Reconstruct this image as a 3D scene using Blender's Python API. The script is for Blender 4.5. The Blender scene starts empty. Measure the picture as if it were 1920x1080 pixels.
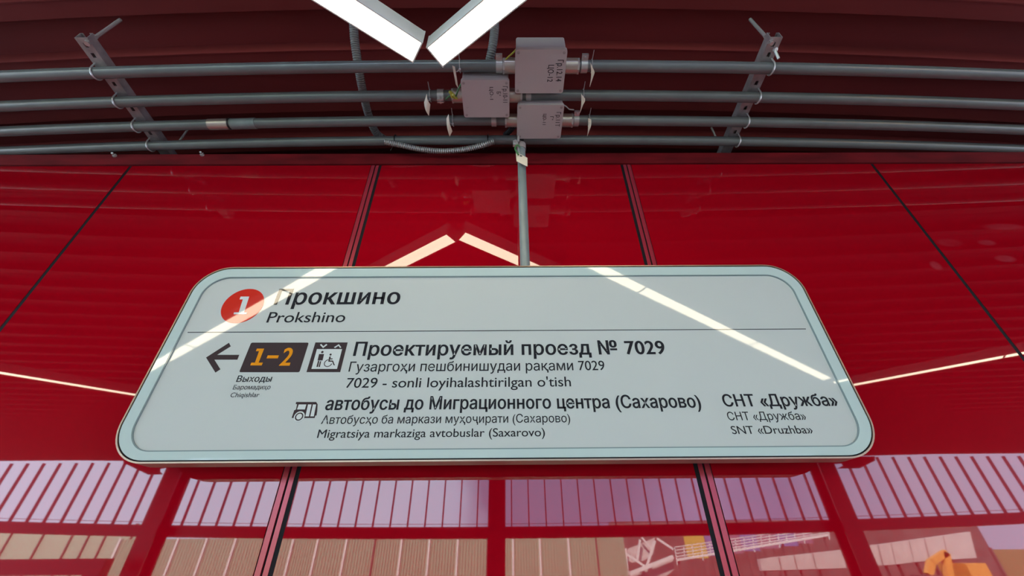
import bpy, bmesh, math, random
from mathutils import Vector, Matrix
random.seed(7)
SC = bpy.context.scene
COL = SC.collection
H = 1.9                       # lens height above the platform floor; authoring coordinates have the lens at 0,0,0

# ------------------------------------------------------------------ camera
RT = Vector((0.9999678495, -0.0026226319, -0.0075777104))
UP = Vector((0.0047887758, -0.5626636415, 0.8266720596))
FW = Vector((0.0064317587, 0.8266817697, 0.5626329925))
FPX = 755.744
cd = bpy.data.cameras.new('camera')
cd.sensor_width = 36.0
cd.lens = 36.0 * FPX / 1920.0
cd.clip_start = 0.01
cam = bpy.data.objects.new('camera', cd)
COL.objects.link(cam)
m = Matrix.Identity(4)
for i in range(3):
    m[i][0], m[i][1], m[i][2] = RT[i], UP[i], -FW[i]
m[2][3] = H
cam.matrix_world = m
SC.camera = cam

# ------------------------------------------------------------------ sky, sun, exposure
def nd(nt, t, **kw):
    n = nt.nodes.new(t)
    for k, v in kw.items():
        setattr(n, k, v)
    return n
w = bpy.data.worlds.new('sky')
SC.world = w
w.use_nodes = True
nt = w.node_tree
nt.nodes.clear()
out = nd(nt, 'ShaderNodeOutputWorld')
bg = nd(nt, 'ShaderNodeBackground')
tc = nd(nt, 'ShaderNodeTexCoord')
sep = nd(nt, 'ShaderNodeSeparateXYZ')
at2 = nd(nt, 'ShaderNodeMath', operation='ARCTAN2')
neg = nd(nt, 'ShaderNodeMath', operation='MULTIPLY')
neg.inputs[1].default_value = -1.0
mr = nd(nt, 'ShaderNodeMapRange')
mr.inputs['From Min'].default_value = -1.2
mr.inputs['From Max'].default_value = 1.2
noi = nd(nt, 'ShaderNodeTexNoise')
noi.inputs['Scale'].default_value = 5.0
noi.inputs['Detail'].default_value = 3.0
add = nd(nt, 'ShaderNodeMath', operation='MULTIPLY_ADD')
add.inputs[1].default_value = 0.10
sub = nd(nt, 'ShaderNodeMath', operation='SUBTRACT')
sub.inputs[1].default_value = 0.05
ramp = nd(nt, 'ShaderNodeValToRGB')
els = ramp.color_ramp.elements
stops = [(0.0, (0.48, 0.64, 0.83)), (0.40, (0.48, 0.64, 0.83)), (0.452, (0.42, 0.57, 0.77)), (0.485, (0.15, 0.20, 0.34)),
         (0.60, (0.15, 0.20, 0.34)), (0.66, (0.26, 0.31, 0.52)), (0.72, (0.20, 0.24, 0.42)), (0.80, (0.32, 0.40, 0.55)), (1.0, (0.34, 0.38, 0.52))]
while len(els) < len(stops):
    els.new(0.5)
for e, (p, c) in zip(els, stops):
    e.position = p
    e.color = (*c, 1)
L = nt.links.new
L(tc.outputs['Generated'], sep.inputs[0])
L(sep.outputs['Y'], neg.inputs[0])
L(sep.outputs['X'], at2.inputs[0])
L(neg.outputs[0], at2.inputs[1])
L(at2.outputs[0], mr.inputs['Value'])
L(tc.outputs['Generated'], noi.inputs['Vector'])
L(noi.outputs['Fac'], add.inputs[0])
L(mr.outputs[0], sub.inputs[0])
L(sub.outputs[0], add.inputs[2])
L(add.outputs[0], ramp.inputs['Fac'])
L(ramp.outputs['Color'], bg.inputs['Color'])
bg.inputs['Strength'].default_value = 9.3
L(bg.outputs[0], out.inputs['Surface'])

sd = bpy.data.lights.new('sun', 'SUN')
sd.energy = 34.0
sd.angle = math.radians(1.5)
sd.color = (1.0, 0.93, 0.82)
sun = bpy.data.objects.new('sun', sd)
COL.objects.link(sun)
sun.rotation_euler = Vector((0.25, -0.75, -0.75)).to_track_quat('-Z', 'Y').to_euler()
sun.location = (0, 6, 9)

vs = SC.view_settings
vs.view_transform = 'Standard'
vs.look = 'None'
vs.gamma = 1.0
vs.use_curve_mapping = False
vs.exposure = 0.15

# ------------------------------------------------------------------ materials
def mat(name, col, rough=0.5, metal=0.0, ior=1.5, noise=None, bump=None, emit=None, spec=0.5):
    M = bpy.data.materials.new(name)
    M.use_nodes = True
    t = M.node_tree
    b = t.nodes['Principled BSDF']
    b.inputs['Base Color'].default_value = (*col, 1)
    b.inputs['Roughness'].default_value = rough
    b.inputs['Metallic'].default_value = metal
    b.inputs['IOR'].default_value = ior
    b.inputs['Specular IOR Level'].default_value = spec
    tcn = nd(t, 'ShaderNodeTexCoord')
    if noise:
        sc, amt = noise[:2]
        n = nd(t, 'ShaderNodeTexNoise')
        n.inputs['Scale'].default_value = sc
        n.inputs['Detail'].default_value = 5
        if len(noise) > 2:
            mp = nd(t, 'ShaderNodeMapping')
            mp.inputs['Scale'].default_value = noise[2]
            t.links.new(tcn.outputs['Object'], mp.inputs['Vector'])
            t.links.new(mp.outputs[0], n.inputs['Vector'])
        else:
            t.links.new(tcn.outputs['Object'], n.inputs['Vector'])
        r = nd(t, 'ShaderNodeValToRGB')
        r.color_ramp.elements[0].position = 0.3
        r.color_ramp.elements[1].position = 0.7
        r.color_ramp.elements[0].color = (*[c * (1 - amt) for c in col], 1)
        r.color_ramp.elements[1].color = (*[min(1, c * (1 + amt)) for c in col], 1)
        t.links.new(n.outputs['Fac'], r.inputs['Fac'])
        t.links.new(r.outputs['Color'], b.inputs['Base Color'])
    if bump:
        n2 = nd(t, 'ShaderNodeTexNoise')
        n2.inputs['Scale'].default_value = bump[0]
        t.links.new(tcn.outputs['Object'], n2.inputs['Vector'])
        bp = nd(t, 'ShaderNodeBump')
        bp.inputs['Strength'].default_value = bump[1]
        bp.inputs['Distance'].default_value = 0.002
        t.links.new(n2.outputs['Fac'], bp.inputs['Height'])
        t.links.new(bp.outputs[0], b.inputs['Normal'])
    if emit:
        b.inputs['Emission Color'].default_value = (*emit[0], 1)
        b.inputs['Emission Strength'].default_value = emit[1]
    return M
M = {}
M['red_gloss'] = mat('red_gloss_panel', (0.31, 0.0008, 0.007), 0.02, ior=1.6)
def smudges(M_, spots):
    t = M_.node_tree
    b = t.nodes['Principled BSDF']
    g = nd(t, 'ShaderNodeNewGeometry')
    n = nd(t, 'ShaderNodeTexNoise')
    n.inputs['Scale'].default_value = 22
    n.inputs['Detail'].default_value = 4
    t.links.new(g.outputs['Position'], n.inputs['Vector'])
    tot = None
    for c, sc, amt in spots:
        mp = nd(t, 'ShaderNodeVectorMath', operation='SUBTRACT')
        mp.inputs[1].default_value = c
        t.links.new(g.outputs['Position'], mp.inputs[0])
        ms = nd(t, 'ShaderNodeVectorMath', operation='MULTIPLY')
        ms.inputs[1].default_value = sc
        t.links.new(mp.outputs[0], ms.inputs[0])
        ln = nd(t, 'ShaderNodeVectorMath', operation='LENGTH')
        t.links.new(ms.outputs[0], ln.inputs[0])
        r = nd(t, 'ShaderNodeMapRange')
        r.inputs['From Min'].default_value = 1.0
        r.inputs['From Max'].default_value = 0.55
        r.inputs['To Max'].default_value = amt
        t.links.new(ln.outputs['Value'], r.inputs['Value'])
        if tot is None:
            tot = r.outputs[0]
        else:
            a = nd(t, 'ShaderNodeMath', operation='MAXIMUM')
            t.links.new(tot, a.inputs[0]); t.links.new(r.outputs[0], a.inputs[1])
            tot = a.outputs[0]
    mu = nd(t, 'ShaderNodeMath', operation='MULTIPLY')
    t.links.new(tot, mu.inputs[0]); t.links.new(n.outputs['Fac'], mu.inputs[1])
    mx = nd(t, 'ShaderNodeMix', data_type='RGBA')
    t.links.new(mu.outputs[0], mx.inputs['Factor'])
    mx.inputs['A'].default_value = b.inputs['Base Color'].default_value
    mx.inputs['B'].default_value = (0.42, 0.10, 0.13, 1)
    t.links.new(mx.outputs['Result'], b.inputs['Base Color'])
def wp(px, py):
    r = FW + RT * ((px - 960) / FPX) + UP * ((540 - py) / FPX)
    p = r * (1.0168 / r.y)
    return (p.x, p.y, p.z + H)
smudges(M['red_gloss'], [(wp(1755, 498), (48, 1, 48), 0.45), (wp(1885, 485), (26, 1, 60), 0.4), (wp(1850, 455), (30, 1, 70), 0.35), (wp(1880, 425), (12, 1, 60), 0.25), (wp(1780, 455), (20, 1, 50), 0.2)])
M['red_trim'] = mat('red_anodised_trim', (0.36, 0.03, 0.05), 0.25, metal=0.25)
M['red_paint'] = mat('red_painted_steel', (0.22, 0.004, 0.012), 0.35, noise=(3, 0.15))
M['maroon'] = mat('maroon_painted_angle', (0.15, 0.004, 0.008), 0.6, noise=(6, 0.35, (1, 1, 4)), spec=0.25)
M['deck'] = mat('dark_red_roof_deck', (0.175, 0.026, 0.025), 0.6, noise=(2.5, 0.12, (0.4, 3, 1)), spec=0.12)
M['seal'] = mat('black_rubber_seal', (0.012, 0.010, 0.012), 0.6, spec=0.1)
M['dark'] = mat('dark_void', (0.02, 0.006, 0.007), 0.8)
M['pipe'] = mat('grey_conduit_paint', (0.145, 0.16, 0.155), 0.22, noise=(9, 0.08), spec=0.8)
M['pole'] = mat('grey_pole_paint', (0.20, 0.24, 0.235), 0.35, noise=(14, 0.22, (1, 1, 0.25)))
M['galv'] = mat('galvanised_steel', (0.34, 0.32, 0.31), 0.38, metal=0.85, noise=(30, 0.2))
M['strut'] = mat('strut_steel', (0.36, 0.315, 0.30), 0.42, metal=0.25, noise=(25, 0.25))
M['zinc'] = mat('bright_zinc', (0.60, 0.58, 0.55), 0.25, metal=0.5)
M['nickel'] = mat('nickel_coupling', (0.62, 0.53, 0.45), 0.22, metal=0.6)
M['box'] = mat('grey_junction_box', (0.42, 0.37, 0.36), 0.42, bump=(300, 0.05))
M['lid'] = mat('grey_box_lid', (0.50, 0.44, 0.425), 0.42, bump=(300, 0.05))
M['ink'] = mat('black_marker_ink', (0.01, 0.01, 0.012), 0.6)
M['tag'] = mat('beige_tag_plastic', (0.74, 0.64, 0.50), 0.5)
M['tie'] = mat('grey_cable_tie', (0.42, 0.40, 0.38), 0.45)
M['black'] = mat('black_plastic', (0.012, 0.012, 0.013), 0.4)
M['yg'] = mat('yellow_green_wire', (0.42, 0.40, 0.05), 0.4)
M['green'] = mat('green_wire', (0.05, 0.16, 0.05), 0.4)
M['flex'] = mat('grey_flexible_conduit', (0.15, 0.145, 0.14), 0.45)
M['flexmetal'] = mat('ribbed_metal_conduit', (0.42, 0.41, 0.39), 0.3, metal=0.4)
M['alu'] = mat('lamp_housing_aluminium', (0.80, 0.80, 0.76), 0.4)
M['glow'] = mat('lamp_diffuser', (0.8, 0.8, 0.75), 0.4, emit=((1.0, 0.86, 0.62), 13.0))
M['wire'] = mat('steel_suspension_wire', (0.4, 0.4, 0.4), 0.3, metal=1)
M['champagne'] = mat('champagne_frame_metal', (0.42, 0.31, 0.22), 0.3, metal=0.6)
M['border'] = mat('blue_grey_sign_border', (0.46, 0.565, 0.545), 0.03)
M['recess_shade'] = mat('blue_grey_recess_shade', (0.20, 0.26, 0.265), 0.05)  # border tone darkened to paint the shadow of the recess
M['face'] = mat('pale_sign_face', (0.50, 0.535, 0.515), 0.03)
M['text'] = mat('dark_sign_lettering', (0.022, 0.024, 0.028), 0.03)
M['brown'] = mat('dark_brown_sign_field', (0.052, 0.038, 0.040), 0.03)
M['orange'] = mat('orange_sign_lettering', (0.70, 0.27, 0.015), 0.03)
M['disc'] = mat('red_line_disc', (0.56, 0.030, 0.018), 0.03)
M['white'] = mat('white_sign_lettering', (0.58, 0.62, 0.61), 0.03)
M['concrete'] = mat('grey_platform_stone', (0.36, 0.34, 0.31), 0.5, noise=(4, 0.15))
M['ground'] = mat('site_ground', (0.07, 0.065, 0.055), 0.9, noise=(1.5, 0.3))
M['beige'] = mat('beige_fence_sheet', (0.23, 0.36, 0.255), 0.6, noise=(3, 0.08, (0.3, 1, 8)))
M['cream'] = mat('cream_fence_sheet', (0.30, 0.42, 0.31), 0.6, noise=(1.2, 0.15))
M['whitepaint'] = mat('white_paint', (0.75, 0.74, 0.72), 0.5)
M['wallwhite'] = mat('white_concrete_panel', (0.52, 0.49, 0.47), 0.7, noise=(3, 0.12))
M['yellow'] = mat('yellow_hoarding', (0.55, 0.42, 0.08), 0.5)
M['blue'] = mat('blue_hoarding', (0.12, 0.17, 0.40), 0.5)
M['lilac'] = mat('lilac_hoarding', (0.24, 0.15, 0.22), 0.5)
M['excav'] = mat('excavator_orange', (0.75, 0.36, 0.08), 0.5)
M['olive'] = mat('olive_sheet', (0.20, 0.19, 0.09), 0.7)
M['darkwall'] = mat('dull_grey_wall', (0.10, 0.085, 0.085), 0.8, noise=(2, 0.3))
M['glass'] = mat('dark_cab_glass', (0.03, 0.04, 0.05), 0.1)

# ------------------------------------------------------------------ helpers
ORG = {}                                     # world origin of every object made here
def V(*a):
    return Vector(a)
def ray(px, py):                             # direction from the lens for a position measured on the photograph
    return FW + RT * ((px - 960) / FPX) + UP * ((540 - py) / FPX)
def on_y(px, py, y):
    r = ray(px, py)
    return r * (y / r.y)
def on_z(px, py, z):
    r = ray(px, py)
    return r * (z / r.z)
def tag(o, label, cat, group=None, kind=None):
    o['label'] = label
    o['category'] = cat
    if group:
        o['group'] = group
    if kind:
        o['kind'] = kind
    return o
def thing(name, label, cat, loc, group=None):
    o = bpy.data.objects.new(name, None)
    o.empty_display_size = 0.05
    COL.objects.link(o)
    o.location = (loc[0], loc[1], loc[2] + H)
    ORG[o] = Vector(loc)
    return tag(o, label, cat, group)
def obj(name, bm, material, parent=None, smooth=False, bevel=0):
    if bevel:
        bmesh.ops.bevel(bm, geom=[e for e in bm.edges if e.is_manifold and e.calc_face_angle(0) > 0.6], offset=bevel, segments=2, affect='EDGES', clamp_overlap=True)
    bmesh.ops.recalc_face_normals(bm, faces=bm.faces[:])
    me = bpy.data.meshes.new(name)
    xs = [v.co.x for v in bm.verts]; ys = [v.co.y for v in bm.verts]; zs = [v.co.z for v in bm.verts]
    o0 = Vector(((min(xs) + max(xs)) / 2, (min(ys) + max(ys)) / 2, min(zs)))
    for v in bm.verts:
        v.co -= o0
    bm.to_mesh(me)
    bm.free()
    me.materials.append(material)
    if smooth:
        for p in me.polygons:
            p.use_smooth = True
        try:
            me.set_sharp_from_angle(angle=math.radians(38))
        except Exception:
            pass
    o = bpy.data.objects.new(name, me)
    COL.objects.link(o)
    ORG[o] = o0
    if parent is None:
        o.location = o0 + V(0, 0, H)
    else:
        o.parent = parent
        o.location = o0 - ORG[parent]
    return o
def struct(name, bm, material, parent=None, **k):
    o = obj(name, bm, material, parent, **k)
    if parent is None:
        o['kind'] = 'structure'
    return o
def BM():
    return bmesh.new()
def box(bm, x0, x1, y0, y1, z0, z1, rot=None):
    vs_ = [V(x, y, z) for x in (x0, x1) for y in (y0, y1) for z in (z0, z1)]
    if rot:
        c = V((x0 + x1) / 2, (y0 + y1) / 2, (z0 + z1) / 2)
        vs_ = [c + rot @ (v - c) for v in vs_]
    v = [bm.verts.new(p) for p in vs_]
    for f in ((0, 1, 3, 2), (4, 6, 7, 5), (0, 4, 5, 1), (2, 3, 7, 6), (0, 2, 6, 4), (1, 5, 7, 3)):
        bm.faces.new([v[i] for i in f])
    return bm
def frame_of(d):
    d = d.normalized()
    a = V(0, 0, 1) if abs(d.z) < 0.9 else V(1, 0, 0)
    u = d.cross(a).normalized()
    return u, u.cross(d).normalized()
def tube(bm, pts, r, n=16, cap=True):
    pts = [Vector(p) for p in pts]
    rs = r if isinstance(r, (list, tuple)) else [r] * len(pts)
    rings = []
    u = None
    for i, p in enumerate(pts):
        d = (pts[min(i + 1, len(pts) - 1)] - pts[max(i - 1, 0)]).normalized()
        if u is None:
            u, v_ = frame_of(d)
        else:
            u = (u - d * u.dot(d)).normalized()
            v_ = u.cross(d).normalized()
        rings.append([bm.verts.new(p + (u * math.cos(2 * math.pi * k / n) + v_ * math.sin(2 * math.pi * k / n)) * rs[i]) for k in range(n)])
    for a, b in zip(rings, rings[1:]):
        for k in range(n):
            bm.faces.new((a[k], a[(k + 1) % n], b[(k + 1) % n], b[k]))
    if cap:
        bm.faces.new(rings[0][::-1])
        bm.faces.new(rings[-1])
    return bm
def rod(bm, a, b, r, n=12):
    return tube(bm, [a, b], r, n)
def beam_between(bm, a, b, wy, hz):            # rectangular bar from a to b; wy = horizontal thickness, hz = other
    a, b = Vector(a), Vector(b)
    d = (b - a).normalized()
    s = d.cross(V(0, 0, 1))
    s = V(0, 1, 0) if s.length < 1e-3 else s.normalized()
    t = s.cross(d).normalized()
    q = []
    for p in (a, b):
        for i, j in ((-1, -1), (1, -1), (1, 1), (-1, 1)):
            q.append(bm.verts.new(p + s * (i * wy / 2) + t * (j * hz / 2)))
    for k in range(4):
        bm.faces.new((q[k], q[(k + 1) % 4], q[4 + (k + 1) % 4], q[4 + k]))
    bm.faces.new(q[3::-1])
    bm.faces.new(q[4:])
    return bm
def rrect(x0, x1, z0, z1, r, n=12):
    o = []
    for cx, cz, a0 in ((x1 - r, z1 - r, 0), (x0 + r, z1 - r, 90), (x0 + r, z0 + r, 180), (x1 - r, z0 + r, 270)):
        for k in range(n + 1):
            a = math.radians(a0 + 90 * k / n)
            o.append((cx + r * math.cos(a), cz + r * math.sin(a)))
    return o
def prism_y(bm, poly, y0, y1):                # polygon in X,Z extruded along Y
    a = [bm.verts.new((x, y0, z)) for x, z in poly]
    b = [bm.verts.new((x, y1, z)) for x, z in poly]
    bm.faces.new(a)
    bm.faces.new(b[::-1])
    n = len(poly)
    for k in range(n):
        bm.faces.new((a[k], b[k], b[(k + 1) % n], a[(k + 1) % n]))
    return bm
def ring_y(bm, po, pi, y0, y1):
    n = len(po)
    A = [[bm.verts.new((x, y, z)) for x, z in p] for y in (y0, y1) for p in (po, pi)]
    for k in range(n):
        j = (k + 1) % n
        bm.faces.new((A[0][k], A[0][j], A[1][j], A[1][k]))
        bm.faces.new((A[2][k], A[3][k], A[3][j], A[2][j]))
        bm.faces.new((A[0][k], A[2][k], A[2][j], A[0][j]))
        bm.faces.new((A[1][k], A[1][j], A[3][j], A[3][k]))
    return bm
def circ(cx, cz, r, n=40, a0=0, a1=360):
    full = abs(a1 - a0) >= 360
    return [(cx + r * math.cos(math.radians(a0 + (a1 - a0) * k / (n if full else n - 1))), cz + r * math.sin(math.radians(a0 + (a1 - a0) * k / (n if full else n - 1)))) for k in range(n)]
def glyphs(s, offset=0.0, spacing=1.0):
    """flat lettering as a list of verts (x, y; baseline 0) and faces, filled from the font outlines"""
    c = bpy.data.curves.new('lettering', 'FONT')
    c.body = s
    c.space_character = spacing
    o = bpy.data.objects.new('lettering_source', c)
    COL.objects.link(o)
    bpy.context.view_layer.update()
    cu = o.to_curve(bpy.context.evaluated_depsgraph_get())
    loops = []
    for sp_ in cu.splines:
        bp = sp_.bezier_points
        n = len(bp)
        L_ = []
        for i in range(n):
            p, q_ = bp[i], bp[(i + 1) % n]
            a0, a1, a2, a3 = p.co, p.handle_right, q_.handle_left, q_.co
            d = (a3 - a0).normalized()
            flat = (a1 - a0).cross(d).length < 1e-4 and (a2 - a0).cross(d).length < 1e-4
            m_ = 1 if flat else 6
            for k in range(m_):
                t = k / m_
                pt = a0 * (1 - t) ** 3 + a1 * 3 * t * (1 - t) ** 2 + a2 * 3 * t * t * (1 - t) + a3 * t ** 3
                v = Vector((pt.x, pt.y))
                if not L_ or (v - L_[-1]).length > 1e-5:
                    L_.append(v)
        if len(L_) > 2 and (L_[0] - L_[-1]).length < 1e-5:
            L_.pop()
        if len(L_) > 2:
            loops.append(L_)
    o.to_curve_clear()
    bpy.data.objects.remove(o)
    bpy.data.curves.remove(c)
    def area(L_):
        return sum(L_[i - 1].x * L_[i].y - L_[i].x * L_[i - 1].y for i in range(len(L_))) / 2
    def inside(p, L_):
        r = False
        for i in range(len(L_)):
            a0, b0 = L_[i - 1], L_[i]
            if (a0.y > p.y) != (b0.y > p.y) and p.x < (b0.x - a0.x) * (p.y - a0.y) / (b0.y - a0.y) + a0.x:
                r = not r
        return r
    from mathutils.geometry import delaunay_2d_cdt
    nested = lambda A_, B_: all(inside(p, B_) for p in A_)
    depth = [sum(1 for j, K in enumerate(loops) if j != i and nested(L_, K)) for i, L_ in enumerate(loops)]
    off = []
    for i, L_ in enumerate(loops):
        if (area(L_) > 0) != (depth[i] % 2 == 0):
            L_ = L_[::-1]
        n = len(L_)
        o_ = []
        for k in range(n):
            p0, p1, p2 = L_[k - 1], L_[k], L_[(k + 1) % n]
            d0, d1 = (p1 - p0).normalized(), (p2 - p1).normalized()
            n0, n1 = Vector((d0.y, -d0.x)), Vector((d1.y, -d1.x))
            mm = n0 + n1
            if mm.length < 1e-6:
                mm = n0.copy()
            mm.normalize()
            e_ = mm * (offset / max(0.5, mm.dot(n0)))
            o_.append(p1 + Vector((e_.x, e_.y * 0.5)))
        off.append(o_)
    vs_, fs = [], []
    for i, L_ in enumerate(loops):
        if depth[i] % 2:
            continue
        grp = [off[i]] + [off[j] for j in range(len(loops)) if j != i and depth[j] == depth[i] + 1 and nested(loops[j], L_)]
        pv, pe = [], []
        for g_ in grp:
            base = len(pv)
            pv += g_
            pe += [(base + k, base + (k + 1) % len(g_)) for k in range(len(g_))]
        r = delaunay_2d_cdt(pv, pe, [], 0, 1e-6)
        base = len(vs_)
        vs_ += [(v.x, v.y) for v in r[0]]
        for f in r[2]:
            c_ = (r[0][f[0]] + r[0][f[1]] + r[0][f[2]]) / 3
            if inside(c_, grp[0]) and not any(inside(c_, h_) for h_ in grp[1:]):
                fs.append(tuple(base + k for k in f))
    return vs_, fs
CAPH = None
def cap_height():
    global CAPH
    if CAPH is None:
        v, _ = glyphs('H')
        CAPH = max(p[1] for p in v)
    return CAPH
def text_bm(s, x0, x1, z, cap, y, offset=0.0, spacing=1.0, shear=0.0):
    """lettering on a plane facing -Y between x0 and x1, baseline z, capital height cap"""
    vs_, fs = glyphs(s, offset, spacing)
    xa = min(p[0] for p in vs_); xb = max(p[0] for p in vs_)
    bm = BM()
    k = (x1 - x0) / (xb - xa)
    h = cap / cap_height()
    q = [bm.verts.new((x0 + (px - xa) * k, y, z + py * h)) for px, py in vs_]
    for f in fs:
        try:
            bm.faces.new([q[i] for i in f])
        except ValueError:
            pass
    return bm

# ------------------------------------------------------------------ the wall in front: five mirror-gloss panels in one plane
D = 1.0168
WT = 1.2653
FLOOR = -H
JN = [(-1.4475, 'n'), (-0.5089, 'w'), (0.4507, 'w2'), (1.4063, 'n')]
XW = 9.0
wall = struct('wall_front', box(BM(), -XW, XW, D + 0.03, D + 0.09, FLOOR, WT), M['dark'])
half = 0.0205
edges = [-XW]
for x, k in JN:
    h_ = half if k != 'n' else 0.006
    edges += [x - h_, x + h_]
edges.append(XW)
for i in range(0, len(edges), 2):
    b = box(BM(), edges[i], edges[i + 1], D, D + 0.03, FLOOR, WT)
    obj('wall_panel', b, M['red_gloss'], wall)
for x, k in JN:
    if k == 'n':
        obj('joint_seal', box(BM(), x - 0.006, x + 0.006, D + 0.001, D + 0.03, FLOOR, WT), M['seal'], wall)
    else:
        s = 1 if k == 'w' else -1
        def strip(a, b, nm, mt, d):
            a, b = (x + s * a, x + s * b)
            obj(nm, box(BM(), min(a, b), max(a, b), D + d, D + 0.03, FLOOR, WT), mt, wall)
        strip(-0.0205, -0.0180, 'joint_seal', M['seal'], 0.002)
        strip(-0.0180, -0.0060, 'joint_strip', M['red_trim'], 0.0)
        strip(-0.0060, -0.0010, 'joint_seal', M['seal'], 0.004)
        strip(-0.0010, 0.0100, 'joint_strip', M['red_trim'], 0.0)
        strip(0.0100, 0.0205, 'joint_seal', M['seal'], 0.001)
# top edge: thin black seal, then a red angle, then the dark gap under the roof deck
struct('trim_1', box(BM(), -XW, XW, D - 0.004, D + 0.06, WT + 0.004, WT + 0.018), M['maroon'])
struct('trim_2', box(BM(), -XW, XW, D + 0.028, D + 0.09, WT, WT + 0.004), M['seal'])
b = BM()
box(b, -XW, XW, D + 0.004, D + 0.012, WT + 0.018, WT + 0.075)
struct('trim_3', b, M['maroon'])
struct('wall_upper', box(BM(), -XW, XW, D + 0.26, D + 0.32, WT + 0.004, 1.66), M['dark'])
struct('trim_4', box(BM(), -XW, XW, D + 0.06, D + 0.32, WT - 0.04 + 0.044, WT + 0.012), M['dark'])

# ------------------------------------------------------------------ ribbed roof deck, gently bowed in plan
def bow(x):
    return 0.014 * x * x if abs(x) < 3 else 0.014 * (6 * abs(x) - 9)
PITCH, WEB0 = 0.185, 0.722
YEAVE = -6.25
ZLO, ZHI = 1.552, 1.592
prof = []
k = 4
while WEB0 + k * PITCH > YEAVE:
    y0 = WEB0 + k * PITCH
    prof += [(y0 + 0.068, ZHI), (y0 + 0.056, ZLO), (y0 + 0.004, ZLO), (y0 + 0.004, ZLO - 0.003), (y0, ZLO - 0.003), (y0 - 0.008, ZHI)]
    k -= 1
b = BM()
XN = [-9 + 18 * i / 48 for i in range(49)]
rows = []
for y, z in prof:
    rows.append([b.verts.new((x, y + bow(x), z)) for x in XN])
for r0, r1 in zip(rows, rows[1:]):
    for i in range(48):
        b.faces.new((r0[i], r0[i + 1], r1[i + 1], r1[i]))
g = bmesh.ops.extrude_face_region(b, geom=b.faces[:])
for v in [e for e in g['geom'] if isinstance(e, bmesh.types.BMVert)]:
    v.co.z += 0.004
ceiling = struct('ceiling', b, M['deck'])
struct('ceiling_2', box(BM(), -11, 11, YEAVE - 0.2, 1.9, 1.72, 1.80), M['dark'])
struct('floor', box(BM(), -11, 11, -6.6, 1.9, FLOOR - 0.2, FLOOR), M['concrete'])

# ------------------------------------------------------------------ four grey conduits
ZP = 1.36
PR = 0.0185
PY = [0.690, 0.792, 0.889, 0.973]
def bow_pipe(x):
    return 0.0115 * x * x
def pipe_pts(x0, x1, y, n=40):
    return [(x0 + (x1 - x0) * i / n, y + bow_pipe(x0 + (x1 - x0) * i / n), ZP) for i in range(n + 1)]
PG = 'grey conduits running along the top of the wall'
def conduit(x0, x1, y, label, r=PR):
    o = obj('conduit_pipe', tube(BM(), pipe_pts(x0, x1, y), r, 24), M['pipe'], smooth=True)
    return tag(o, label, 'pipe', PG)
XE = 3.4
B1 = (0.022, 0.184, 0.616, 0.757)
B2 = (-0.158, 0.003, 0.712, 0.846)
B3 = (0.031, 0.194, 0.799, 0.934)
conduit(-XE, B1[0] - 0.006, PY[0], 'grey conduit nearest the lamps, left of the topmost junction box')
conduit(B1[1] + 0.006, XE, PY[0], 'grey conduit nearest the lamps, right of the topmost junction box')
conduit(-XE, B2[0] - 0.006, PY[1], 'second grey conduit from the lamps, left of the middle junction box')
conduit(B2[1] + 0.006, XE, PY[1], 'second grey conduit from the lamps, right of the middle junction box')
p3 = conduit(-XE, B3[0] - 0.006, PY[2], 'third grey conduit with a beige metal sleeve, left of the lowest junction box')
conduit(B3[1] + 0.006, XE, PY[2], 'third grey conduit from the lamps, right of the lowest junction box')
conduit(-XE, XE, PY[3], 'fourth unbroken grey conduit, nearest the red wall, behind the boxes', PR * 0.97)
# sleeve on the third conduit
q = on_z(390, 228, ZP); q2 = on_z(428, 228, ZP)
o = obj('sleeve', tube(BM(), pipe_pts(q.x, q2.x, PY[2], 4), PR + 0.0018, 24), M['nickel'], p3, smooth=True)
o['label'] = 'beige metal sleeve'
o = obj('sleeve_ring', tube(BM(), pipe_pts(q2.x, q2.x + 0.007, PY[2], 2), PR + 0.0026, 24), M['black'], p3, smooth=True)
o = obj('pipe_joint', tube(BM(), pipe_pts(q2.x + 0.007, q2.x + 0.10, PY[2], 4), PR + 0.001, 24), M['pole'], p3, smooth=True)

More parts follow.
